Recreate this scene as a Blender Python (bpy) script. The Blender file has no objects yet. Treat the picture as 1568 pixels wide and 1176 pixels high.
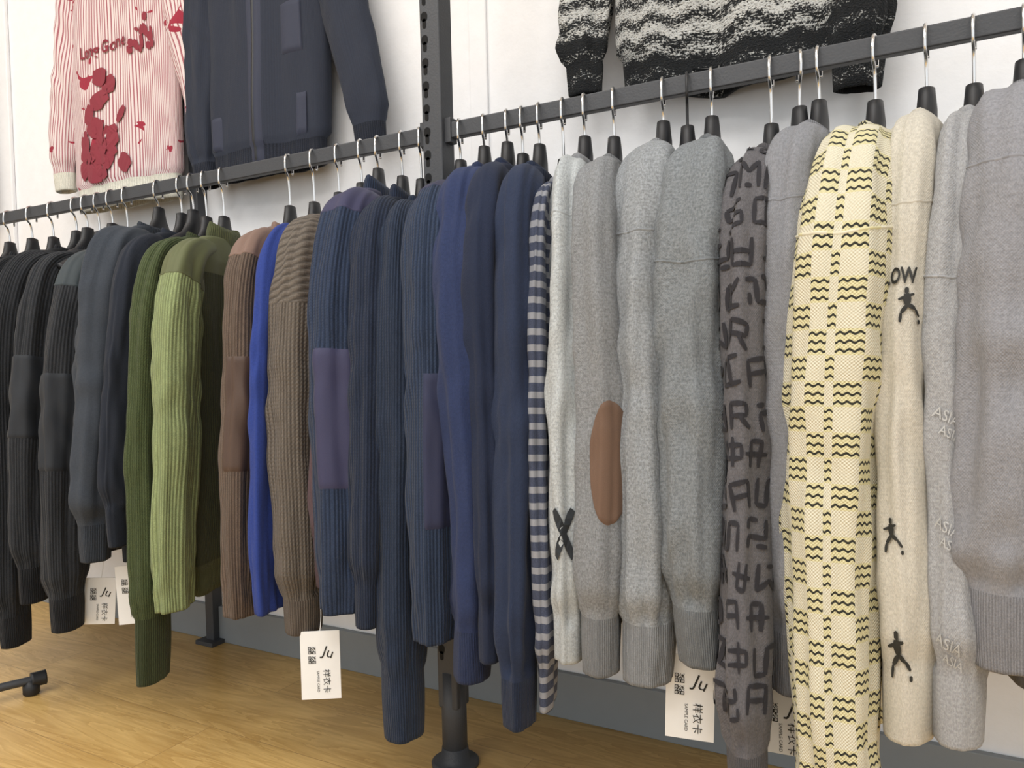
import bpy, math, random
from mathutils import Vector, Matrix, noise
random.seed(7)
sc = bpy.context.scene
sc.view_settings.view_transform = 'Standard'
PI = math.pi
RAILY, RAILZ = -0.235, 1.052

def lin(h):
    h = h.lstrip('#')
    o = []
    for i in (0, 2, 4):
        c = int(h[i:i+2], 16) / 255
        o.append(c/12.92 if c <= .04045 else ((c+.055)/1.055)**2.4)
    return o
def dye(h, k=.9, d=.22):
    c = lin(h); y = .25*c[0]+.6*c[1]+.15*c[2]
    return [k*(x*(1-d)+y*d) for x in c]
# ------------------------------------------------------------------ materials
class NT:
    def __init__(s, name):
        s.m = bpy.data.materials.new(name); s.m.use_nodes = True
        s.t = s.m.node_tree; s.b = s.t.nodes['Principled BSDF']
        s.n = s.t.nodes; s.l = s.t.links
    def put(s, v, sock):
        if isinstance(v, (int, float)): sock.default_value = v
        elif isinstance(v, (list, tuple)): sock.default_value = (v[0], v[1], v[2], 1) if len(sock.default_value) == 4 else v[:3]
        else: s.l.new(v, sock)
    def math(s, op, a, b=0.0, c=None):
        n = s.n.new('ShaderNodeMath'); n.operation = op
        s.put(a, n.inputs[0]); s.put(b, n.inputs[1])
        if c is not None: s.put(c, n.inputs[2])
        return n.outputs[0]
    def uv(s):
        tc = s.n.new('ShaderNodeTexCoord'); sp = s.n.new('ShaderNodeSeparateXYZ')
        s.l.new(tc.outputs['UV'], sp.inputs[0])
        s.tc = tc
        return tc.outputs['UV'], sp.outputs[0], sp.outputs[1]
    def noise(s, vec, scale, detail=3, rough=.55, dist=0):
        n = s.n.new('ShaderNodeTexNoise'); s.put(vec, n.inputs['Vector'])
        n.inputs['Scale'].default_value = scale; n.inputs['Detail'].default_value = detail
        n.inputs['Roughness'].default_value = rough; n.inputs['Distortion'].default_value = dist
        return n.outputs[0]
    def mix(s, f, a, b):
        n = s.n.new('ShaderNodeMix'); n.data_type = 'RGBA'
        s.put(f, n.inputs[0]); s.put(a, n.inputs[6]); s.put(b, n.inputs[7])
        return n.outputs[2]
    def scale(s, vec, x, y, z=1):
        n = s.n.new('ShaderNodeMapping'); s.put(vec, n.inputs[0]); n.inputs['Scale'].default_value = (x, y, z)
        return n.outputs[0]
    def ramp(s, f, lo, hi):
        n = s.n.new('ShaderNodeMapRange'); s.put(f, n.inputs[0])
        n.inputs[1].default_value = lo; n.inputs[2].default_value = hi
        return n.outputs[0]
    def bump(s, h, dist, st=1.0):
        n = s.n.new('ShaderNodeBump'); s.put(h, n.inputs['Height'])
        n.inputs['Distance'].default_value = dist; n.inputs['Strength'].default_value = st
        s.l.new(n.outputs[0], s.b.inputs['Normal'])
    def fin(s, col, rough=.9, sheen=.0):
        s.put(col, s.b.inputs['Base Color']); s.b.inputs['Roughness'].default_value = rough
        if sheen:
            s.b.inputs['Sheen Weight'].default_value = sheen
            s.b.inputs['Sheen Roughness'].default_value = .4
        s.b.inputs['Specular IOR Level'].default_value = .2
        return s.m
mul = lambda c, k: [min(1, x*k) for x in c]

def knit(name, hexc, period=.005, rib=.5, heather=.18, sheen=.06, stitch=0, groove_shade=.5, yoke=0, band=None):
    """rib knit; UVs are in metres (x round the garment, y down it)"""
    N = NT(name); uv, U, V = N.uv(); c = dye(hexc)
    k = 2*PI/period
    s1 = N.math('SINE', N.math('MULTIPLY', U, k))
    if yoke:
        s2 = N.math('SINE', N.math('MULTIPLY', N.math('ADD', V, N.math('MULTIPLY', U, .35)), 2*PI/.011))
        f = N.math('LESS_THAN', V, yoke)
        s1 = N.math('ADD', N.math('MULTIPLY', s2, f), N.math('MULTIPLY', s1, N.math('SUBTRACT', 1.0, f)))
    h = N.math('MULTIPLY_ADD', s1, .5, .5)
    # little v-stitches running down every rib
    v2 = N.math('SINE', N.math('ADD', N.math('MULTIPLY', V, 2*PI/(stitch or .0042)), N.math('MULTIPLY', s1, 1.4)))
    hh = N.math('ADD', N.math('MULTIPLY', h, .8), N.math('MULTIPLY_ADD', v2, .22 if stitch else .09, .1))
    fn = N.noise(uv, 600, 2)
    fn2 = N.noise(N.scale(uv, 260, 90), 1.0, 3)
    big = N.noise(uv, 9, 2)
    f = N.math('ADD', N.math('MULTIPLY', fn, .6), N.math('MULTIPLY', fn2, .4))
    col = N.mix(N.ramp(f, .38, .62), mul(c, 1-heather), mul(c, 1+heather*1.4))
    col = N.mix(N.math('MULTIPLY', N.math('SUBTRACT', 1.0, N.ramp(h, .0, .55)), rib), col, mul(c, groove_shade*.55))  # occlusion shade between the ribs, painted into the yarn colour
    if band:
        c2 = dye(band[0]); fr = N.math('FRACT', N.math('DIVIDE', V, band[1]))
        col = N.mix(N.math('LESS_THAN', fr, band[2]), col, N.mix(fn, mul(c2, .9), mul(c2, 1.05)))
    col = N.mix(N.math('MULTIPLY', N.ramp(big, .3, .7), .12), col, mul(c, .72))
    N.bump(N.math('ADD', N.math('MULTIPLY', hh, rib), N.math('MULTIPLY', f, .25)), .0024, .95)
    return N.fin(col, .92, sheen)

def jersey(name, hexc, heather=.2, hex2=None, sheen=.06, pile=.6):
    """fine-gauge smooth knit / melange fleece with speckled yarn"""
    N = NT(name); uv, U, V = N.uv(); c = dye(hexc); c2 = dye(hex2) if hex2 else mul(c, 1+heather*1.6)
    f1 = N.noise(N.scale(uv, 430, 260), 1.0, 3, .7)
    f2 = N.noise(N.scale(uv, 150, 420), 1.0, 2, .6)
    f3 = N.noise(uv, 14, 3)
    w = N.math('MULTIPLY', N.math('SINE', N.math('MULTIPLY', U, 2*PI/.0024)), N.math('SINE', N.math('MULTIPLY', V, 2*PI/.003)))
    f = N.math('ADD', N.math('MULTIPLY', f1, .65), N.math('MULTIPLY', f2, .35))
    col = N.mix(N.ramp(f, .40, .60), mul(c, 1-heather*1.15), c2)
    col = N.mix(N.math('MULTIPLY', N.ramp(f3, .35, .65), .10), col, mul(c, .7))
    N.bump(N.math('ADD', f, N.math('MULTIPLY', w, .12)), .0017, pile)
    return N.fin(col, .95, sheen)

def woven(name, hexc, rough=.6):
    N = NT(name); uv, U, V = N.uv(); c = dye(hexc)
    f = N.noise(uv, 900, 2)
    col = N.mix(N.ramp(f, .3, .7), mul(c, .92), mul(c, 1.08))
    N.bump(N.math('ADD', N.math('MULTIPLY', f, .3), N.noise(uv, 40, 3)), .0012, .5)
    return N.fin(col, rough, .06)

def plain(name, hexc, rough=.5, metal=0, spec=.5, nz=0):
    N = NT(name); c = lin(hexc)
    tc = N.n.new('ShaderNodeTexCoord')
    f = N.noise(tc.outputs['Object'], 30, 3)
    N.fin(N.mix(f, mul(c, .94), mul(c, 1.04)), rough)
    N.b.inputs['Metallic'].default_value = metal; N.b.inputs['Specular IOR Level'].default_value = spec
    if nz: N.bump(N.noise(tc.outputs['Object'], nz, 3), .001, .4)
    return N.m

def wave_check(name):
    N = NT(name); uv, U, V = N.uv()
    cu, cv = .0235, .0245
    fu = N.math('FLOOR', N.math('DIVIDE', U, cu)); fv = N.math('FLOOR', N.math('DIVIDE', V, cv))
    chk = N.math('GREATER_THAN', N.math('FRACT', N.math('ADD', N.math('MULTIPLY', N.math('ADD', fu, fv), .5), .05)), .3)
    wv = N.math('MULTIPLY', N.math('SINE', N.math('MULTIPLY', U, 2*PI/.0078)), .0011)
    lf = N.math('FRACT', N.math('DIVIDE', N.math('ADD', V, wv), cv/3.0))
    ln = N.math('MULTIPLY', N.math('GREATER_THAN', lf, .35), N.math('LESS_THAN', lf, .65))
    m = N.math('MULTIPLY', ln, chk)
    n = N.noise(uv, 500, 2)
    base = N.mix(chk, dye('#e0dac2', .9, .1), dye('#dcd4a4', .9, .05))
    base = N.mix(N.math('MULTIPLY', N.ramp(n, .3, .7), .3), base, dye('#bdb491', .88, .1))
    col = N.mix(m, base, lin('#34342f'))
    st = N.math('MULTIPLY', N.math('SINE', N.math('MULTIPLY', U, 2*PI/.0032)), N.math('SINE', N.math('MULTIPLY', V, 2*PI/.0032)))
    N.bump(N.math('ADD', st, n), .0008, .6)
    return N.fin(col, .9, .05)

def boucle(name):
    N = NT(name); uv, U, V = N.uv()
    n1 = N.noise(N.scale(uv, 150, 300), 1.0, 3, .7); n2 = N.noise(uv, 380, 2)
    Vw = N.math('ADD', V, N.math('MULTIPLY', N.math('SINE', N.math('MULTIPLY', U, 2*PI/.06)), .005))
    bd = N.math('SINE', N.math('MULTIPLY', Vw, 2*PI/.036))
    f = N.math('ADD', N.math('MULTIPLY', bd, .065), N.math('ADD', N.math('MULTIPLY', n1, .6), N.math('MULTIPLY', n2, .4)))
    dark = N.ramp(V, .57, .60)
    f = N.math('SUBTRACT', f, N.math('MULTIPLY', dark, .14))
    col = N.mix(N.ramp(f, .46, .53), lin('#222426'), lin('#cfd0cd'))
    N.bump(N.math('ADD', n1, n2), .006, .9)
    return N.fin(col, .95, .05)

def redstripe(name):
    N = NT(name); uv, U, V = N.uv()
    s = N.math('FRACT', N.math('DIVIDE', U, .0072))
    st = N.math('LESS_THAN', s, .36)
    bl = N.noise(N.scale(uv, 9, 14), 1.0, 2, .5, .8)
    mask = N.math('GREATER_THAN', bl, .65)
    col = N.mix(st, lin('#dccfcd'), lin('#a2646c'))
    col = N.mix(mask, col, lin('#9a3444'))
    N.bump(N.math('ADD', N.math('SINE', N.math('MULTIPLY', U, 2*PI/.0072)), N.noise(uv, 300, 2)), .001, .5)
    return N.fin(col, .9, .05)

def wood():
    N = NT('oak_laminate'); tc = N.n.new('ShaderNodeTexCoord'); o = tc.outputs['Object']
    br = N.n.new('ShaderNodeTexBrick'); N.l.new(o, br.inputs['Vector'])
    br.inputs['Scale'].default_value = 1; br.inputs['Brick Width'].default_value = 1.2; br.inputs['Row Height'].default_value = .165
    br.inputs['Mortar Size'].default_value = .0008; br.inputs['Mortar Smooth'].default_value = .2
    br.inputs['Color1'].default_value = (0, 0, 0, 1); br.inputs['Color2'].default_value = (1, 1, 1, 1); br.inputs['Mortar'].default_value = (.5, .5, .5, 1)
    off = N.n.new('ShaderNodeVectorMath'); off.operation = 'MULTIPLY_ADD'
    N.l.new(br.outputs['Color'], off.inputs[0]); off.inputs[1].default_value = (7, 3, 5); N.l.new(o, off.inputs[2])
    g1 = N.noise(N.scale(off.outputs[0], 1.6, 13, 1), 1.0, 5, .6, 1.2)
    g2 = N.noise(N.scale(off.outputs[0], 7, 170, 1), 1.0, 4, .65)
    wv = N.math('FRACT', N.math('MULTIPLY', g1, 7.0))
    f = N.math('ADD', N.math('MULTIPLY', wv, .26), N.math('ADD', N.math('MULTIPLY', g1, .5), N.math('MULTIPLY', g2, .5)))
    col = N.mix(N.ramp(f, .34, .88), lin('#ae8648'), lin('#deba78'))
    col = N.mix(N.math('MULTIPLY', N.ramp(br.outputs['Color'], 0, 1), .15), col, lin('#cca55f'))
    col = N.mix(N.math('MULTIPLY', br.outputs['Fac'], .6), col, lin('#8a6638'))
    N.bump(N.math('SUBTRACT', N.math('MULTIPLY', g2, .3), br.outputs['Fac']), .0006, .5)
    N.fin(col, .34); N.b.inputs['Specular IOR Level'].default_value = .5
    return N.m

M_black = plain('hanger_black_plastic', '#1f2023', .5)
M_metal = plain('chrome_wire', '#d6d6d6', .18, 1)
M_iron = plain('powder_coated_steel', '#3a3c40', .5, .0, .5, 300)
M_ironD = plain('slot_dark', '#050506', .9)
M_wall = plain('painted_wall', '#efeff0', .8, 0, .3, 120)
M_base = plain('grey_baseboard', '#84898c', .5)
M_card = plain('card_stock', '#ececea', .6)
M_ink = plain('printed_ink', '#22221f', .7)
M_floor = wood()

# ------------------------------------------------------------------ mesh helpers
COL = sc.collection
def mkobj(name, verts, faces, mats, uvs=None, midx=None, parent=None, smooth=True):
    me = bpy.data.meshes.new(name); me.from_pydata([tuple(v) for v in verts], [], faces)
    for m in (mats if isinstance(mats, list) else [mats]): me.materials.append(m)
    if uvs is not None:
        ul = me.uv_layers.new(name='UVMap')
        flat = [c for f in uvs for p in f for c in p]
        ul.data.foreach_set('uv', flat)
    if midx: me.polygons.foreach_set('material_index', midx)
    if smooth: me.polygons.foreach_set('use_smooth', [True]*len(me.polygons))
    me.update()
    ob = bpy.data.objects.new(name, me); COL.objects.link(ob)
    if parent: ob.parent = parent
    return ob
def empty(name, loc=(0, 0, 0), rz=0):
    e = bpy.data.objects.new(name, None); e.location = loc; e.rotation_euler[2] = rz; e.empty_display_size = .05
    COL.objects.link(e); return e
def box(name, lo, hi, mat, parent=None, bevel=0):
    x0, y0, z0 = lo; x1, y1, z1 = hi
    v = [(x0,y0,z0),(x1,y0,z0),(x1,y1,z0),(x0,y1,z0),(x0,y0,z1),(x1,y0,z1),(x1,y1,z1),(x0,y1,z1)]
    f = [(0,3,2,1),(4,5,6,7),(0,1,5,4),(1,2,6,5),(2,3,7,6),(3,0,4,7)]
    o = mkobj(name, v, f, mat, parent=parent, smooth=False)
    if bevel:
        b = o.modifiers.new('bevel', 'BEVEL'); b.width = bevel; b.segments = 3
    return o
def crom(pts, t):
    n = len(pts)-1; x = min(max(t, 0), .99999)*n; i = int(x); f = x-i
    p = [pts[max(i-1, 0)], pts[i], pts[i+1], pts[min(i+2, n)]]
    return [.5*((2*b)+(-a+c)*f+(2*a-5*b+4*c-d)*f*f+(-a+3*b-3*c+d)*f**3) for a, b, c, d in zip(*p)]
def tube(name, pts, r, mat, parent=None, seg=10, sub=6, cap=True, flat=None):
    P = [Vector(crom(pts, i/((len(pts)-1)*sub))) for i in range((len(pts)-1)*sub+1)]
    V = []; F = []
    up = Vector((0.31, .9, .2)).normalized()
    for i, p in enumerate(P):
        t = (P[min(i+1, len(P)-1)]-P[max(i-1, 0)]).normalized()
        a = t.cross(up).normalized(); b = a.cross(t).normalized(); up = b
        for k in range(seg):
            an = 2*PI*k/seg; V.append(p+a*math.cos(an)*r+b*math.sin(an)*(flat or r))
    for i in range(len(P)-1):
        for k in range(seg):
            F.append((i*seg+k, i*seg+(k+1) % seg, (i+1)*seg+(k+1) % seg, (i+1)*seg+k))
    if cap: F.append(tuple(range(seg))[::-1]); F.append(tuple(range((len(P)-1)*seg, len(P)*seg)))
    return mkobj(name, V, F, mat, parent=parent)
def lathe(name, prof, c, mat, parent=None, seg=32):
    V = []; F = []
    for r, z in prof:
        for k in range(seg):
            a = 2*PI*k/seg; V.append((c[0]+r*math.cos(a), c[1]+r*math.sin(a), z))
    for i in range(len(prof)-1):
        for k in range(seg):
            F.append((i*seg+k, i*seg+(k+1) % seg, (i+1)*seg+(k+1) % seg, (i+1)*seg+k))
    F.append(tuple(range(seg))[::-1]); F.append(tuple(range((len(prof)-1)*seg, len(prof)*seg)))
    o = mkobj(name, V, F, mat, parent=parent)
    return o
def nz(x, y, z): return noise.noise(Vector((x, y, z)))

# ------------------------------------------------------------------ garment
class Sleeve:
    def __init__(s, side, st, end, rv, ru=1.0, du=0, dv=0, spread=0, seed=0, wr=1.0, cuff=.07, blouse=1.0, W=0, cw=1.0):
        L = st-end
        s.side = side; s.seed = seed; s.wr = wr; s.L = L; s.cuff = cuff; s.rv = rv
        q = [(.075, st+.000, .018, .70), (.122+W, st-.014, .029, .86), (.157+du*.6+W, st-.046, .042, .98), (.177+du+W, st-.105, .052, 1.05),
             (.186+du+W+spread*.15, st-.185, .056, 1.08), (.192+du+W+spread*.35, st-.185-(L-.185)*.25, .055, 1.05), (.196+du+W+spread*.62, st-.185-(L-.185)*.5, .051, .98),
             (.197+du+W+spread*.88, st-.185-(L-.185)*.75, .046, .90), (.194+du+W+spread, end, .040, .80)]
        s.q = [(a, b, c*ru, d*rv) for a, b, c, d in q]
        s.dv = dv; s.blouse = blouse; s.cw = cw
        s.tab = []; acc = 0; pr = None
        for i in range(201):
            u, z, _, _ = crom(s.q, i/200)
            if pr: acc += math.hypot(u-pr[0], z-pr[1])
            pr = (u, z); s.tab.append(acc)
        s.len = acc; s.R = (.053*ru+rv)/2
    def length(s, t):
        x = min(max(t, 0), 1)*200; i = min(int(x), 199); return s.tab[i]+(s.tab[i+1]-s.tab[i])*(x-i)
    def t_at(s, l):
        for i in range(200):
            if s.tab[i+1] >= l: return (i+(l-s.tab[i])/max(1e-6, s.tab[i+1]-s.tab[i]))/200
        return 1
    def P(s, a, t, off=0):
        u, z, ru, rv = crom(s.q, t)
        u2, z2, _, _ = crom(s.q, min(t+.01, .9999)); u1, z1, _, _ = crom(s.q, max(t-.01, 0))
        du, dz = u2-u1, z2-z1; m = math.hypot(du, dz) or 1; du /= m; dz /= m
        nu, nzz = -dz, du
        l = s.length(t); e = s.len-l; k = 1
        if s.cuff:
            k0 = .84*s.cw
            if e < s.cuff: k = k0+.02*math.sin(e*40)
            elif e < s.cuff+.035:
                x = (e-s.cuff)/.035; x = x*x*(3-2*x); k = k0*(1-x)+x*1.03*s.blouse
            elif e < s.cuff+.14: k = 1.0*s.blouse+.03*(1-(e-s.cuff-.035)/.105)
        w = s.wr; sd = s.seed
        ca, sa = math.cos(a), math.sin(a)
        fold = .0095*w*nz(ca*1.9+sd, sa*1.9, l*1.9)+.0046*w*nz(ca*3.4, sa*3.4+sd, l*4+sd)+.0034*w*nz(ca*2.0+l*9, sa*2+sd, l*11)
        # soft vertical valley down the visible face, wandering a little
        va = .95+.5*nz(l*2, sd, 3); d = math.atan2(math.sin(a-va), math.cos(a-va))
        fold -= .0050*w*math.exp(-(d/.25)**2)*max(0, .3+1.4*nz(l*3.1, sd, 8))*min(1, max(0, (l-.1)/.1))
        elb = math.exp(-((l-s.len*.5)/.10)**2)+.8*math.exp(-((e-s.cuff-.04)/.05)**2)+.6*math.exp(-((l-.16)/.06)**2)
        fold += .0060*w*elb*nz(ca*1.3+sd, sa*1.3, l*24+ca*1.6)
        fold *= min(1, l/.1)*(.3 if e < s.cuff else 1)
        cc = math.copysign(abs(ca)**.92, ca); ss = math.copysign(abs(sa)**1.06, sa)
        pu = (ru*k+fold*.8+off)*cc; pv = (rv*k+fold+off)*ss
        if off: pu += off*.6*ca*(1-abs(ca)**.5)
        sway = s.dv*(l/s.len)**1.5+.012*w*nz(l*2.6, sd*1.7, 4)*min(1, l/.2)
        uu = u+nu*pu+.010*nz(l*2.6, sd, 9)*min(1, l/.3); zz = z+nzz*pu
        return Vector((pv+sway, -s.side*uu, zz))
    def uvat(s, a, t): return (a*s.R+s.seed*.013, s.length(t))
    def build(s, name, mats, parent, NA=56, NT_=120, yoke_t=None):
        V = []; F = []; UV = []; MI = []
        for i in range(NT_+1):
            t = i/NT_
            for k in range(NA): V.append(s.P(2*PI*k/NA, t))
        c = sum((V[NT_*NA+k] for k in range(NA)), Vector())/NA
        for j, (sc_, up) in enumerate(((.88, -.002), (.82, .006), (.8, .03))):
            for k in range(NA):
                p = V[NT_*NA+k]; q = c+(p-c)*sc_; V.append(Vector((q.x, q.y, p.z+up)))
        for i in range(NT_+3):
            for k in range(NA):
                k2 = (k+1) % NA
                f = (i*NA+k, i*NA+k2, (i+1)*NA+k2, (i+1)*NA+k)
                ua = [s.uvat(2*PI*k/NA, i/NT_), s.uvat(2*PI*(k+1)/NA, i/NT_), s.uvat(2*PI*(k+1)/NA, (i+1)/NT_), s.uvat(2*PI*k/NA, (i+1)/NT_)]
                if s.side > 0: f = f[::-1]; ua = ua[::-1]
                F.append(f); UV.append(ua)
                e = s.len-s.length(i/NT_)
                mi = 0
                if len(mats) > 1 and e <= s.cuff: mi = 1
                if len(mats) > 2 and yoke_t and s.length((i+.5)/NT_) < yoke_t: mi = 2
                MI.append(mi)
        F.append(tuple((NT_+3)*NA+k for k in range(NA))); UV.append([(0, 0)]*NA); MI.append(0)
        return mkobj(name, V, F, mats, UV, MI, parent)

class Torso:
    def __init__(s, st, hem, W, T, seed=0, wr=1.0, lift=.045, flare=0):
        s.st, s.hem, s.W, s.T, s.seed, s.wr, s.lift, s.flare = st, hem, W, T, seed, wr, lift, flare
        s.R = W*1.1
    def prof(s, t):   # t 0 neck ..1 hem
        top = s.st+s.lift
        if t < .16:
            x = t/.16
            w = .066+(s.W-.012-.066)*(x**.8); z = top-(s.lift+.03)*x**1.25; th = .015+(s.T-.015)*x**.7
        else:
            x = (t-.16)/.84; z0 = top-(s.lift+.03); z = z0+(s.hem-z0)*x
            w = s.W-.012*math.exp(-x*14)+.006*math.sin(x*3)+s.flare*x; th = s.T*(.9+.1*min(1, x*6))
            if z-s.hem < .055: w *= .95; th *= .86
        return w, z, th
    def t_at(s, l):
        z = s.st+s.lift-l; z0 = s.st-.03; return .16+.84*(z0-z)/(z0-s.hem)
    def P(s, a, t, off=0):
        w, z, th = s.prof(t); ca, sa = math.cos(a), math.sin(a)
        u = (w+off)*math.copysign(abs(ca)**.9, ca); v = (th+off)*math.copysign(abs(sa)**.62, sa)
        x = min(1, t/.3)
        f = s.wr*x*(.5*s.T*nz(u*11+s.seed, z*1.6, s.seed)+.28*s.T*nz(u*26, z*3.5+s.seed, 2))
        return Vector((v+f, -u, z+.006*s.wr*nz(u*9, s.seed, 7)*max(0, (t-.8)/.2)))
    def uvat(s, a, t):
        return (a*(s.W+s.T)*.66+s.seed*.01, s.st+s.lift-s.prof(t)[1])
    def build(s, name, mats, parent, NA=80, NT_=64):
        V = []; F = []; UV = []; MI = []
        for i in range(NT_+1):
            for k in range(NA): V.append(s.P(2*PI*k/NA, i/NT_))
        for sc_, up in ((.9, -.001), (.86, .03)):
            for k in range(NA):
                p = V[NT_*NA+k]; V.append(Vector((p.x*sc_*.8, p.y*(.99), p.z+up)))
        for i in range(NT_+2):
            for k in range(NA):
                k2 = (k+1) % NA
                F.append((i*NA+k2, i*NA+k, (i+1)*NA+k, (i+1)*NA+k2))
                UV.append([s.uvat(2*PI*(k+1)/NA, i/NT_), s.uvat(2*PI*k/NA, i/NT_), s.uvat(2*PI*k/NA, (i+1)/NT_), s.uvat(2*PI*(k+1)/NA, (i+1)/NT_)])
                z = s.prof(min(1, (i+.5)/NT_))[1]
                MI.append(1 if len(mats) > 1 and z-s.hem < .055 else 0)
        F.append(tuple((NT_+2)*NA+k for k in range(NA))); UV.append([(0, 0)]*NA); MI.append(0)
        return mkobj(name, V, F, mats, UV, MI, parent)

def patch(name, S, a0, a1, t0, t1, off, mat, parent, nu=24, nt=30, ell=False):
    """stitched-on patch: thin shell that follows surface S"""
    V = []; F = []; UV = []
    ac, tc_, ha, ht = (a0+a1)/2, (t0+t1)/2, (a1-a0)/2, (t1-t0)/2
    def prm(i, k):
        x = -1+2*i/nu; y = -1+2*k/nt
        if ell:
            return ac+ha*x*math.sqrt(max(0, 1-y*y/2)), tc_+ht*y*math.sqrt(max(0, 1-x*x/2))
        return ac+ha*x, tc_+ht*y
    for k in range(nt+1):
        for i in range(nu+1):
            a, t = prm(i, k); edge = (i in (0, nu) or k in (0, nt))
            V.append(S.P(a, t, -.001 if edge else off))
    for k in range(nt):
        for i in range(nu):
            f = [k*(nu+1)+i, k*(nu+1)+i+1, (k+1)*(nu+1)+i+1, (k+1)*(nu+1)+i]
            g = [(i, k), (i+1, k), (i+1, k+1), (i, k+1)]
            ua = [S.uvat(*prm(*q)) for q in g]
            F.append(tuple(f)); UV.append(ua)
    return mkobj(name, V, F, mat, UV, None, parent)
def spatch(S, f0, f1, a0, a1, mat, parent, **k):
    return patch('elbow_patch', S, a0, a1, S.t_at(S.len*f0), S.t_at(S.len*f1), .0022, mat, parent, **k)
def seam(S, l, mat, parent, tilt=.0):
    """raised seam line round the sleeve"""
    V = []; F = []; UV = []; n = 52
    for k in range(n):
        a = 2*PI*k/n; lc = l+tilt*math.cos(a)
        for d, o in ((-.0018, -.0006), (-.0006, .0010), (.0006, .0010), (.0018, -.0006)):
            V.append(S.P(a, S.t_at(lc+d), o))
    for k in range(n):
        for j in range(3):
            F.append((k*4+j, ((k+1) % n)*4+j, ((k+1) % n)*4+j+1, k*4+j+1)); UV.append([(k*.006, j*.001)]*4)
    mkobj('seam', V, F, mat, UV, None, parent)

_txt = {}
def glyphs(body, bold=0):
    key = (body, bold)
    if key in _txt: return _txt[key]
    cu = bpy.data.curves.new('t', 'FONT'); cu.body = body; cu.align_x = 'CENTER'; cu.align_y = 'CENTER'; cu.resolution_u = 3; cu.offset = bold
    ob = bpy.data.objects.new('t', cu); COL.objects.link(ob)
    bpy.context.view_layer.update()
    me = ob.evaluated_get(bpy.context.evaluated_depsgraph_get()).to_mesh()
    v = [(p.co.x, p.co.y) for p in me.vertices]; f = [tuple(p.vertices) for p in me.polygons]
    bpy.data.objects.remove(ob); _txt[key] = (v, f); return v, f
def decal(name, S, body, a, l0, size, mat, parent, rot=0, off=.0022, sx=1, bold=0, shape=None):
    """embroidered letters / motifs wrapped on to the garment"""
    v, f = shape or glyphs(body, bold); V = []
    cr, sr = math.cos(rot), math.sin(rot)
    for x, y in v:
        x *= sx
        X, Y = (x*cr-y*sr)*size, (x*sr+y*cr)*size
        V.append(S.P(a+X/S.R, S.t_at(l0-Y), off))
    return mkobj(name, V, f, mat, parent=parent, smooth=False)
def limbs(segs):
    v = []; f = []
    for x0, y0, x1, y1, w in segs:
        dx, dy = x1-x0, y1-y0; m = math.hypot(dx, dy); nx, ny = -dy/m*w/2, dx/m*w/2; k = len(v); n = 4
        for i in range(n+1):
            x, y = x0+dx*i/n, y0+dy*i/n; g = .75+.5*math.sin(PI*i/n)
            v += [(x+nx*g, y+ny*g), (x-nx*g, y-ny*g)]
        for i in range(n): f.append((k+2*i, k+2*i+1, k+2*i+3, k+2*i+2))
    return v, f
player = limbs([(-.1, .75, .1, .75, .22), (0, .62, .05, .15, .3), (.05, .15, -.25, -.2, .16), (-.25, -.2, -.3, -.6, .12), (.05, .15, .4, .0, .16), (.4, 0, .7, -.3, .12), (0, .5, -.4, .35, .1), (0, .5, .35, .6, .1), (.62, -.52, .78, -.52, .15)])
cross = limbs([(-.5, .8, 0, 0, .30), (.5, .8, 0, 0, .30), (-.5, -.8, 0, 0, .30), (.5, -.8, 0, 0, .30)])
_g = [limbs([(-.4, -.4, -.4, .4, .13), (-.4, .4, 0, .05, .13), (0, .05, .4, .4, .13), (.4, .4, .4, -.4, .13), (-.15, -.35, .15, -.35, .11)]),
      limbs([(-.4, .4, .4, .4, .13), (-.4, .0, .4, .0, .13), (-.4, -.4, .4, -.4, .13), (-.4, .4, -.4, 0, .13), (.4, 0, .4, -.4, .13)]),
      limbs([(-.4, -.4, -.4, .4, .13), (.4, -.4, .4, .4, .13), (-.4, .4, .4, .4, .13), (-.4, 0, .4, 0, .13)]),
      limbs([(-.45, .35, .1, .35, .13), (.1, .35, .1, -.35, .13), (.1, -.35, .45, -.35, .13), (-.4, 0, -.4, -.4, .13), (-.4, -.4, -.1, -.4, .13), (.35, .4, .35, .05, .13)]),
      limbs([(-.4, .4, -.4, -.4, .13), (-.4, .4, .3, .35, .13), (.3, .35, .3, 0, .13), (.3, 0, -.4, 0, .13), (-.05, 0, .4, -.4, .13)]),
      limbs([(0, .45, 0, -.45, .13), (-.4, .2, .4, .2, .13), (-.4, -.2, .4, -.2, .13), (-.4, .2, -.4, -.2, .13)])]

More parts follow.
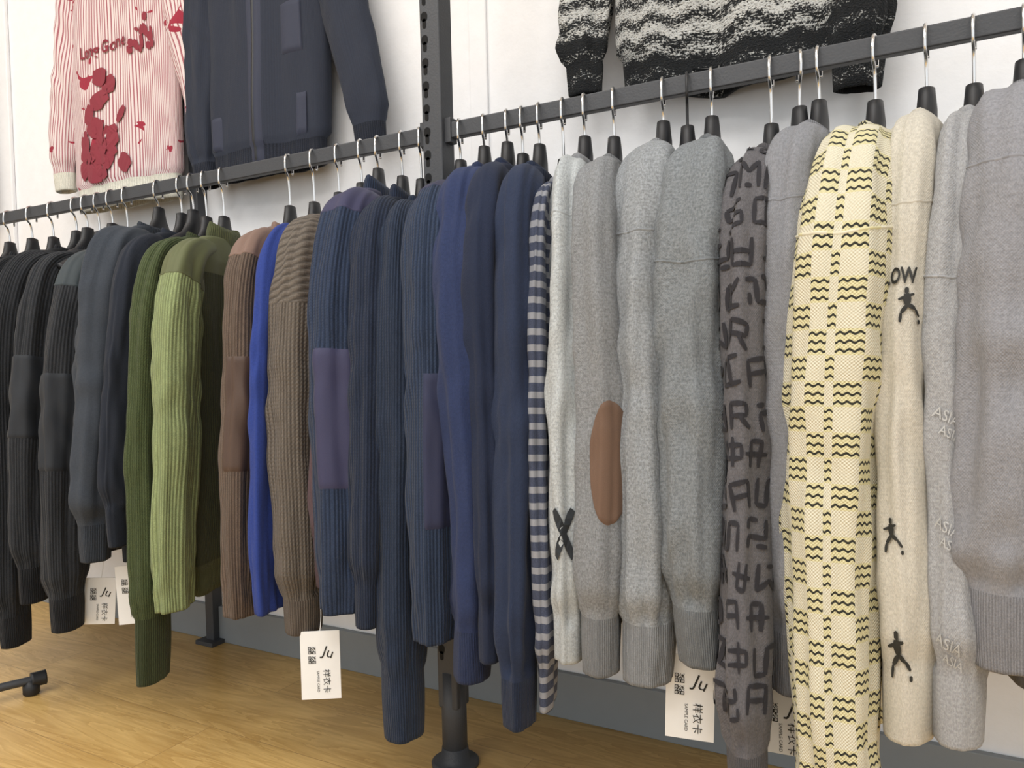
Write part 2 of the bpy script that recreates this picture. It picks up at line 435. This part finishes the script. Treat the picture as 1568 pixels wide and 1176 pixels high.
def hanger(hx, rz, st, y=RAILY, top=RAILZ, thin=False):
    e = empty('clothes_hanger', (hx, y, 0), rz)
    zc = st+.048
    arm = []
    for u in (-.15, -.12, -.08, -.04, 0, .04, .08, .12, .15):
        arm.append((0, u, zc-.018-(.068*(abs(u)/.15)**1.1)))
    tube('arm', arm, .007, M_black, e, 12, 5, flat=.010)
    V = []; F = []; seg = 20
    pr = [(.050, zc-.036, .009), (.034, zc-.018, .011), (.021, zc-.002, .0115), (.0165, zc+.014, .010), (.0145, zc+.024, .009), (.004, zc+.027, .003)]
    for ru, z, rv in pr:
        for k in range(seg):
            a = 2*PI*k/seg; V.append((rv*math.sin(a), ru*math.cos(a), z))
    for i in range(len(pr)-1):
        for k in range(seg): F.append((i*seg+k, i*seg+(k+1) % seg, (i+1)*seg+(k+1) % seg, (i+1)*seg+k))
    F.append(tuple(range(seg))); F.append(tuple(range((len(pr)-1)*seg, len(pr)*seg)))
    mkobj('neck', V, F, M_black, parent=e)
    z = top+.0155; z0 = zc+.02
    pts = [(0, .016, z-.034), (0, .0165, z-.02), (0, .013, z-.005), (0, 0, z), (0, -.013, z-.005), (0, -.0175, z-.02), (0, -.015, z-.034), (0, -.005, z-.043), (0, 0, (z-.047+z0)/2), (0, 0, z0)]
    tube('hook', pts, .0021, M_black if thin else M_metal, e, 8, 4)
    return e
hn = 0
def sweater(name, hx, rz, st, end, rv, m, cuffm=None, yokem=None, yoke=0, bodym=None, hem=.31, T=.016, W=.168, du=None, dv=0, seed=None, wr=1.0,
            y=RAILY, hang=True, spread=None, ru=1.0, cuff=.07, top=RAILZ, collar=True, Wx=0, blouse=1.0, flare=0, lift=.026, cw=1.0, sm=None, sl=.15, fend=None, mock=0):
    global hn
    hn += 1; seed = hn*3.17 if seed is None else seed
    wallg = top != RAILZ
    r1 = random.Random(hn*13+5)
    if not wallg: st += .014; end += .010
    if du is None: du = 0 if wallg else r1.uniform(-.010, .014)
    if spread is None: spread = (r1.uniform(.015, .055), 0)
    e = empty(name, (hx, y, 0), math.radians(rz))
    T_ = Torso(st, hem, W, T, seed, wr, lift, flare)
    bm = bodym or m
    T_.build('body', [bm, cuffm or bm], e)
    mats = [m, cuffm or m]+([yokem] if yokem else [])
    S = Sleeve(1, st, end, rv, ru, du, dv, spread[0], seed, wr, cuff, blouse, Wx, cw); S.build('sleeve_near', mats, e, yoke_t=yoke)
    S2 = Sleeve(-1, st, fend or end+.01, min(rv, .03), ru if wallg else .85*ru, 0 if wallg else -.02, 0, spread[1], seed+5, wr, cuff, 1, Wx, cw); S2.build('sleeve_far', mats, e, yoke_t=yoke, NA=32, NT_=60)
    if yokem:
        patch('yoke', T_, -PI, PI, 0.0, .19, .0016, yokem, e, 80, 14)
        seam(S, yoke, yokem, e)
    elif sm is not None: seam(S, sl, m, e, .016)
    if collar:
        V = []; F = []; UV = []; n = 48; k8 = 10; hh = .012+mock/2; zc = st+lift-.004+mock/2
        for i in range(n):
            a = 2*PI*i/n
            for k in range(k8):
                b = 2*PI*k/k8
                r = .0045*math.cos(b); tp = 1-.22*(math.sin(b)+1)/2*(mock > 0)
                dip = -.010*max(0, math.sin(a))
                V.append(((.0175*tp+r)*math.sin(a), (.068*tp+r)*math.cos(a), zc+hh*math.sin(b)+dip))
        for i in range(n):
            for k in range(k8):
                F.append((i*k8+k, ((i+1) % n)*k8+k, ((i+1) % n)*k8+(k+1) % k8, i*k8+(k+1) % k8))
                UV.append([(i*.005, k*.003), (i*.005+.005, k*.003), (i*.005+.005, k*.003+.003), (i*.005, k*.003+.003)])
        mkobj('collar', V, F, (cuffm or bm) if mock else (yokem or cuffm or bm), UV, None, e)
    if hang: hanger(hx, math.radians(rz), st, y, top)
    return e, S, T_

R = math.radians
def K(n, h, **k): return knit(n, h, **k)
J = jersey
# -------- garments on the rail, far end first
m_blk = K('black_rib_knit', '#2b2e33', period=.006, rib=.6)
m_blk2 = K('black_knit', '#26292d', period=.004, rib=.3)
m_cuffblk = K('black_cuff_rib', '#25272c', period=.005, rib=.6)
w_blk = woven('charcoal_woven', '#2f3339')
for i, (hx, st) in enumerate(((-2.06, .90), (-1.97, .905), (-1.875, .905), (-1.79, .90))):
    sweater('black_cardigan', hx, 22, st, .2+.03*(i % 2), .026, (m_blk, m_blk2)[i % 2])
sweater('black_ribbed_sweater', -1.70, 22, .905, .126, .028, m_blk, m_cuffblk)
m2 = K('charcoal_rib_knit', '#33363b', period=.006, rib=.55)
e, S, T_ = sweater('charcoal_commando_sweater', -1.617, 22, .895, .228, .026, m2, m_cuffblk)
spatch(S, .36, .58, -.7, 1.9, w_blk, e)
e, S, T_ = sweater('charcoal_commando_sweater', -1.519, 22, .89, .187, .030, m2, m_cuffblk, woven('grey_teal_woven', '#3d474c'), .13)
spatch(S, .38, .62, -.7, 1.9, w_blk, e)
m4 = J('slate_navy_jersey', '#3d444e', .08)
sweater('slate_sweater', -1.416, 22, .925, .327, .042, m4, K('slate_cuff', '#383f49', period=.005, rib=.4), T=.02, wr=1.4, cw=.85, spread=(.05, 0))
sweater('dark_navy_sweater', -1.345, 22, .905, .36, .018, J('dark_navy_jersey', '#292f3b', .06), hem=.34)
m5 = K('forest_green_knit', '#49562f', period=.0045, rib=.4, stitch=.005)
sweater('forest_green_sweater', -1.272, 22, .89, .135, .026, m5, K('forest_green_rib', '#424c2a', period=.005, rib=.6), cuff=.12, hem=.3, cw=1.08)
m6 = K('moss_green_rib', '#8f9f62', period=.0060, rib=.55)
m6b = K('olive_rib', '#464b2d', period=.006, rib=.5)
sweater('green_commando_sweater', -1.222, 23, .885, .262, .028, m6, K('olive_collar_rib', '#5a6038', period=.005, rib=.5), woven('olive_woven', '#62683f'), .125, m6b, hem=.27, cuff=0, T=.022, spread=(.03, 0), du=0, mock=.022)
m7 = K('brown_rib', '#6a584a', period=.006, rib=.6)
e, S, T_ = sweater('brown_commando_sweater', -1.046, 22, .885, .28, .028, m7, None, woven('tan_woven', '#86695a'), .11, hem=.3, cuff=0)
spatch(S, .40, .67, -.5, 2.0, woven('brown_woven', '#574235', .4), e)
sweater('royal_blue_sweater', -.986, 22, .885, .295, .021, J('royal_blue_jersey', '#243f93', .08), cuff=0)
m9 = K('taupe_cable_knit', '#6e6459', period=.0065, rib=.65, stitch=.006, yoke=.20)
sweater('taupe_chunky_sweater', -.927, 22, .895, .268, .038, m9, K('taupe_rib', '#675c52', period=.006, rib=.6), cuff=.06, hem=.3, T=.02)
sweater('maroon_sweater', -.875, 22, .905, .34, .02, K('maroon_knit', '#5d444b', period=.004, rib=.3), T=.014)
m11 = K('navy_rib', '#2c3b56', period=.0068, rib=.6)
wn = woven('indigo_woven', '#3d3d5e'); mcn = K('navy_cuff_rib', '#2a3852', period=.006, rib=.6)
e, S, T_ = sweater('navy_commando_sweater', -.838, 22, .925, .32, .041, m11, mcn, wn, .10, K('navy_dark_rib', '#222a3d', period=.006, rib=.5), hem=.31, cuff=0, T=.018, spread=(.055, 0), du=0, mock=.018)
spatch(S, .45, .75, -.6, 2.3, wn, e)
m12 = K('midnight_rib', '#253046', period=.006, rib=.5)
sweater('midnight_ribbed_sweater', -.787, 23, .905, .304, .030, m12, cuff=.06, mock=.016)
sweater('midnight_knit_sweater', -.748, 24, .895, .153, .036, K('midnight_long_rib', '#27344a', period=.0055, rib=.5), cuff=.09, hem=.33, cw=1.1, T=.014)
m13 = K('denim_navy_rib', '#2d3d58', period=.0062, rib=.6)
e, S, T_ = sweater('navy_patch_sweater', -.670, 20, .915, .296, .037, m13, None, woven('ink_woven', '#363853'), .08, hem=.33, cuff=0, T=.014)
spatch(S, .48, .78, -.1, 2.4, woven('navy_woven', '#313654'), e)
m14 = J('navy_jersey', '#2a3860', .08)
sweater('navy_crewneck_sweater', -.625, 22, .93, .254, .035, m14, K('navy_jersey_cuff', '#283558', period=.004, rib=.35), hem=.29, wr=1.3)
sweater('dark_navy_sweater', -.583, 20, .93, .29, .024, J('dark_navy_fine', '#232d46', .07), hem=.28)
sweater('ink_navy_sweater', -.527, 16, .918, .216, .029, J('ink_navy_jersey', '#293550', .07), K('ink_cuff', '#25314a', period=.004, rib=.4), hem=.28, wr=1.3)
m17 = K('navy_grey_stripe', '#434b62', period=.003, rib=.05, band=('#96989f', .019, .42))
sweater('striped_sweater', -.487, 15, .89, .236, .014, m17, hem=.32, T=.013, cuff=.05)
m18 = J('light_grey_heather', '#afb5b7', .16)
m18b = J('mid_grey_heather', '#85878a', .14)
e, S, T_ = sweater('light_grey_argyle_sweater', -.452, 15, .918, .31, .027, m18, None, None, 0, m18b, hem=.33, T=.014, cuff=.05, sm=1, sl=.13, wr=1.4)
decal('argyle_cross', S, 'X', .05, S.len*.775, .034, J('charcoal_mark', '#33373b', .1), e, shape=cross)
m19 = J('grey_heather', '#808386', .2)
e, S, T_ = sweater('grey_elbow_patch_sweater', -.406, 15, .91, .306, .031, m19, K('grey_cuff', '#797c7f', period=.004, rib=.35), hem=.33)
spatch(S, .54, .75, -.45, 1.25, woven('tan_suede', '#745845', .85), e, ell=True)
m20 = J('silver_grey_knit', '#8b9094', .22)
sweater('silver_grey_sweater', -.332, 10, .92, .30, .040, m20, K('silver_cuff', '#868a8e', period=.004, rib=.35), hem=.31, T=.022, wr=1.5, sm=1, sl=.16)
m21 = J('steel_grey_knit', '#767c80', .21)
sweater('steel_grey_sweater', -.264, 10, .915, .334, .037, m21, K('steel_cuff', '#707579', period=.004, rib=.35), hem=.33, T=.020, wr=1.5, sm=1, sl=.20)
m22 = J('charcoal_glyph_knit', '#626064', .14)
e, S, T_ = sweater('graffiti_glyph_sweater', -.186, 3, .892, .20, .026, m22, K('glyph_cuff', '#59575b', period=.004, rib=.4), hem=.3, T=.017)
m_gl = J('black_jacquard', '#323136', .12)
rr = random.Random(3)
l = .07; row = 0
while l < S.len-.08:
    for a in (-1.4, -.35, .7):
        decal('jacquard_motif', S, '', a+(row % 2)*.4+rr.uniform(-.1, .1), l+rr.uniform(-.003, .003), .034, m_gl, e, rot=rr.choice((0, PI/2, -PI/2, PI))+rr.uniform(-.2, .2), off=.0014, shape=rr.choice(_g))
    l += .041; row += 1
m23 = J('slate_grey_fleece', '#84868c', .12)
sweater('slate_grey_sweatshirt', -.127, -2, .912, .311, .036, m23, K('slate_grey_cuff', '#7d7f85', period=.004, rib=.35), hem=.31, T=.024, sm=1, sl=.13, wr=1.2)
m24 = wave_check('cream_wave_check_knit')
sweater('cream_wave_check_sweater', -.062, -5, .90, .20, .045, m24, m24, du=.030, dv=-.010, hem=.26, T=.028, cuff=0, wr=1.1, sm=1, sl=.19)
m25 = J('oatmeal_heather', '#c8c1b0', .10)
e, S, T_ = sweater('oatmeal_sweatshirt', -.006, -5, .905, .30, .031, m25, hem=.31, T=.024, sm=1, sl=.15, du=0)
decal('chest_print', S, 'LOW', -.02, .236, .021, M_ink, e, sx=.8, bold=.03)
decal('print_badge', S, '', .2, .266, .022, M_ink, e, shape=player)
decal('print_figure', S, '', -.35, S.len*.72, .022, M_ink, e, shape=player)
decal('print_figure', S, '', -.25, S.len*.88, .030, M_ink, e, shape=player)
m26 = J('pale_grey_heather', '#9fa0a2', .14)
mw = J('white_embroidery', '#b9bab9', .1)
e, S, T_ = sweater('pale_grey_sweater', .043, -6, .90, .305, .032, m26, hem=.31, T=.020, sm=1, sl=.22, du=.005)
for ll in (.365, .465, .565):
    decal('embroidery', S, 'ASIA', -.05, ll, .015, mw, e, rot=-.35); decal('embroidery', S, 'ASIA', .05, ll+.016, .013, mw, e, rot=-.35)
sweater('grey_sweatshirt', .092, -6, .918, .385, .050, J('cool_grey_fleece', '#8b8c92', .11), K('cool_grey_cuff', '#85868c', period=.004, rib=.35), hem=.34, T=.030, du=.03, wr=1.5, cw=.9, sm=1, sl=.16)
sweater('grey_sweater', .17, -6, .92, .33, .03, m26, hem=.33)
sweater('grey_sweater', .23, -6, .92, .33, .03, m20, hem=.33)
for hx, th in ((-.151, False), (-.298, True), (-.556, False), (-1.31, False), (-1.66, False), (-1.57, False)):
    hanger(hx, R(16), .922, thin=th)

# -------- garments displayed face-out on the wall
PY = -.062
def peg(x, z):
    e = empty('display_hook', (x, 0, 0))
    box('plate', (-.02, -.004, z-.05), (.02, 0, z+.03), M_iron, e, .002)
    tube('prong', [(0, 0, z), (0, -.03, z), (0, -.085, z), (0, -.1, z+.02)], .004, M_iron, e)
m_red = redstripe('red_pinstripe_knit'); m_creamrib = K('cream_rib', '#e4e1cf', period=.006, rib=.3)
m_rp = J('crimson_print', '#9a3141', .1)
e, S, T_ = sweater('red_striped_sweater', -1.755, -90, 1.70, 1.15, .03, m_red, m_creamrib, hem=1.085, T=.03, W=.195, y=PY, spread=(.03, .05), top=1.85, Wx=.03, cuff=.05, ru=1.1)
snake = limbs([(-.1, 1.0, .3, .95, .3), (.3, .95, .35, .6, .34), (.35, .6, -.2, .45, .3), (-.2, .45, -.4, .1, .3), (-.4, .1, .2, -.1, .34), (.2, -.1, .5, -.45, .34), (.5, -.45, -.1, -.6, .36), (-.1, -.6, -.5, -.9, .34), (-.5, -.9, .1, -1.0, .24), (.6, -.7, .9, -.95, .3), (.55, 0, .8, .25, .14), (-.45, -.3, -.75, -.6, .3), (-.75, -.6, -.6, -.95, .3)])
decal('dragon_print', T_, '', PI/2-.30, .445, .125, m_rp, e, shape=snake, off=.0035, sx=1.05)
decal('dragon_print_head', T_, '', PI/2-.38, .50, .075, m_rp, e, shape=snake, off=.004, rot=1.3)
decal('script_print', T_, 'Long Gone', PI/2-.2, .255, .042, m_rp, e, off=.003, bold=.02)
decal('drip_print', T_, '', PI/2+.55, .27, .05, m_rp, e, shape=snake, off=.003, rot=2)
peg(-1.755, 1.85)
m_j = K('jacket_navy_knit', '#343a49', period=.004, rib=.12, heather=.05); m_jr = K('jacket_navy_rib', '#2a2f3c', period=.006, rib=.5)
m_jw = woven('jacket_navy_woven', '#393e52')
e, S, T_ = sweater('navy_zip_jacket', -1.272, -90, 1.70, 1.095, .032, m_j, m_jr, hem=1.098, T=.03, W=.165, y=PY, spread=(.005, .09), top=1.85, Wx=.0, cuff=.05, ru=1.05)
peg(-1.272, 1.85)
patch('zip_placket', T_, PI/2-.10, PI/2+.10, .17, .985, .003, m_jw, e, 6, 60)
patch('zip', T_, PI/2-.02, PI/2+.02, .17, .98, .0045, plain('zip_black', '#15161a', .4), e, 4, 60)
patch('chest_pocket', T_, PI/2+.35, PI/2+.8, .50, .66, .004, m_jw, e, 12, 16)
patch('pocket_flap_a', T_, PI/2+.62, PI/2+.85, .78, .91, .004, m_jw, e, 10, 12)
patch('pocket_flap_b', T_, PI/2-1.0, PI/2-.72, .80, .91, .004, m_jw, e, 10, 12)
m_bw = boucle('black_white_boucle')
sweater('black_white_boucle_sweater', -.285, -90, 1.72, 1.125, .03, m_bw, hem=1.105, T=.036, W=.172, y=PY, spread=(.01, -.035), top=1.85, wr=2.4, cuff=.05, ru=.92, Wx=.03, fend=1.06)
peg(-.285, 1.85)
sweater('charcoal_jacket', -2.66, -90, 1.70, 1.06, .032, w_blk, m_cuffblk, hem=1.05, T=.03, W=.2, y=PY, top=1.85)
peg(-2.66, 1.85)

# ------------------------------------------------------------------ sample cards
def qr(parent, cx, cz, s, name='qr_code'):
    V = []; F = []; n = 13; r2 = random.Random(5)
    for i in range(n):
        for j in range(n):
            fin = any(abs(i-a) <= 2 and abs(j-b) <= 2 for a, b in ((2, 2), (2, n-3), (n-3, 2)))
            on = r2.random() < .5
            if fin:
                a, b = min(((2, 2), (2, n-3), (n-3, 2)), key=lambda q: abs(i-q[0])+abs(j-q[1])); d = max(abs(i-a), abs(j-b)); on = d != 1
            if on:
                x = cx+(i/n-.5)*s; z = cz+(j/n-.5)*s; k = len(V); q = s/n
                V += [(x, -.0011, z), (x+q, -.0011, z), (x+q, -.0011, z+q), (x, -.0011, z+q)]; F.append((k, k+1, k+2, k+3))
    mkobj(name, V, F, M_ink, parent=parent, smooth=False)
def cardtext(parent, body, x, z, size, rot=0, name='text'):
    v, f = glyphs(body); c, s = math.cos(rot), math.sin(rot)
    mkobj(name, [((a*c-b*s)*size+x, -.0012, (a*s+b*c)*size+z) for a, b in v], f, M_ink, parent=parent, smooth=False)
def card(x, y, ztop, rz, w=.058, h=.102, tilt=0):
    e = empty('sample_tag', (x, y, ztop), R(rz)); e.rotation_euler[1] = R(tilt)
    box('card', (-w/2, -.0006, -h), (w/2, .0006, 0), M_card, e)
    cardtext(e, 'Ju', .012, -.032*h/.1, .022, -PI/2+1.2, 'logo')
    qr(e, -.012, -.028*h/.1, .011); qr(e, -.012, -.042*h/.1, .011)
    cardtext(e, '样衣卡', .008, -.074*h/.1, .0120, -PI/2, 'title')
    cardtext(e, 'SAMPLE CARD', -.004, -.074*h/.1, .005, -PI/2, 'subtitle')
    tube('string', [(0, 0, -.004), (.002, .004, .02), (.001, .01, .06)], .0006, M_card, e, 6)
card(-.800, -.455, .284, 32)
card(-.247, -.44, .334, 12, .055, .098, 2)
card(-1.408, -.40, .278, 40, .055, .09, 4)
card(-1.317, -.40, .312, 38, .055, .11, -2)
card(-.145, -.44, .312, 5, .035, .07)

# ------------------------------------------------------------------ rack
e = empty('garment_rack')
px = -.712
box('upright', (px-.019, RAILY-.019, .10), (px+.019, RAILY+.019, 2.45), M_iron, e, .003)
lathe('leg', [(.021, .0), (.021, .16)], (px, RAILY), M_iron, e)
lathe('flange', [(.040, .0), (.040, .005), (.036, .008), (.024, .010), (.022, .03)], (px, RAILY), M_iron, e)
V = []; F = []
def slot(cx, cz, w, h, n=8):
    k = len(V); r = w/2
    for i in range(n+1):
        a = PI*i/n; V.append((cx+r*math.cos(a), RAILY-.0196, cz+h/2-r+r*math.sin(a)))
    for i in range(n+1):
        a = PI+PI*i/n; V.append((cx+r*math.cos(a), RAILY-.0196, cz-h/2+r+r*math.sin(a)))
    F.append(tuple(range(k, k+2*n+2)))
z = .2
while z < 2.4:
    slot(px-.009, z, .012, .016); slot(px-.009, z-.011, .007, .016); z += .037
mkobj('slots', V, F, M_ironD, parent=e, smooth=False)
box('rail_a', (-3.2, RAILY-.0075, RAILZ-.013), (px-.019, RAILY+.0075, RAILZ+.013), M_iron, e, .002)
box('rail_b', (px+.019, RAILY-.0075, RAILZ-.013), (1.3, RAILY+.0075, RAILZ+.013), M_iron, e, .002)
box('bracket_a', (px-.030, RAILY-.010, RAILZ-.02), (px-.018, RAILY+.010, RAILZ+.02), M_iron, e, .001)
box('bracket_b', (px+.018, RAILY-.010, RAILZ-.02), (px+.030, RAILY+.010, RAILZ+.02), M_iron, e, .001)
box('wall_tie', (px-.01, RAILY+.019, 2.2), (px+.01, 0, 2.22), M_iron, e)
for x in (-3.2, 1.3):
    box('end_upright', (x-.019, RAILY-.019, 0), (x+.019, RAILY+.019, 2.45), M_iron, e, .003)
e = empty('display_upright')
box('channel', (-1.575, -.03, 0), (-1.548, -.0, 2.45), M_iron, e, .002)
box('foot', (-1.59, -.05, 0), (-1.53, 0, .01), M_iron, e, .001)
e = empty('floor_rack')
tube('foot', [(-1.660, -.385, .030), (-1.687, -.45, .030), (-1.83, -.80, .030), (-1.93, -1.06, .030)], .0085, M_iron, e, 14)
tube('foot_cap', [(-1.656, -.372, .030), (-1.665, -.398, .030)], .015, M_black, e, 16)
lathe('foot_pad', [(.012, 0), (.016, .004), (.016, .02), (.01, .030)], (-1.665, -.398), M_black, e)
lathe('foot_pad_b', [(.012, 0), (.016, .004), (.016, .02), (.01, .030)], (-1.92, -1.03), M_black, e)
tube('upright', [(-1.82, -.78, .030), (-1.82, -.78, .7), (-1.82, -.78, 1.35)], .0125, M_iron, e, 14)

# ------------------------------------------------------------------ room
box('floor', (-6, -4.5, -.05), (3, .1, 0), M_floor)
box('wall_back', (-6, 0, 0), (3, .1, 2.8), M_wall)
box('ceiling', (-6, -4.5, 2.8), (3, .1, 2.85), M_wall)
box('wall_left', (-6.1, -4.5, 0), (-6, .1, 2.8), M_wall)
box('baseboard_back', (-6, -.012, 0), (3, 0, .088), M_base, None, .002)
box('trim_1', (-2.50, -.012, .092), (-2.36, 0, 2.8), M_wall, None, .004)
box('trim_2', (-.79, -.006, .092), (-.75, 0, 2.8), M_wall, None, .003)
def lamp(x, y, w, h, p):
    L = bpy.data.lights.new('ceiling_panel_light', 'AREA'); L.shape = 'RECTANGLE'; L.size = w; L.size_y = h; L.energy = p; L.color = (1, .995, .985)
    o = bpy.data.objects.new('ceiling_panel_light', L); o.location = (x, y, 2.76); COL.objects.link(o)
lamp(-.4, -1.7, 1.4, .8, 28); lamp(-2.2, -1.7, 1.4, .8, 28); lamp(1.0, -2.6, 1.2, .8, 24); lamp(-1.2, -3.2, 1.2, .8, 32)
w = bpy.data.worlds.new('World'); sc.world = w; w.use_nodes = True
w.node_tree.nodes['Background'].inputs[0].default_value = (.96, .985, 1, 1); w.node_tree.nodes['Background'].inputs[1].default_value = 1.32

# ------------------------------------------------------------------ camera
cd = bpy.data.cameras.new('Camera'); cd.lens = 27.02; cd.sensor_width = 36; cd.clip_start = .02
cam = bpy.data.objects.new('Camera', cd); COL.objects.link(cam); sc.camera = cam
cam.location = (0, -1.30, .68)
M = Matrix.Rotation(R(28.8), 4, 'Z') @ Matrix.Rotation(R(90-1.9), 4, 'X') @ Matrix.Rotation(R(-1.4), 4, 'Z')
cam.rotation_euler = M.to_euler()
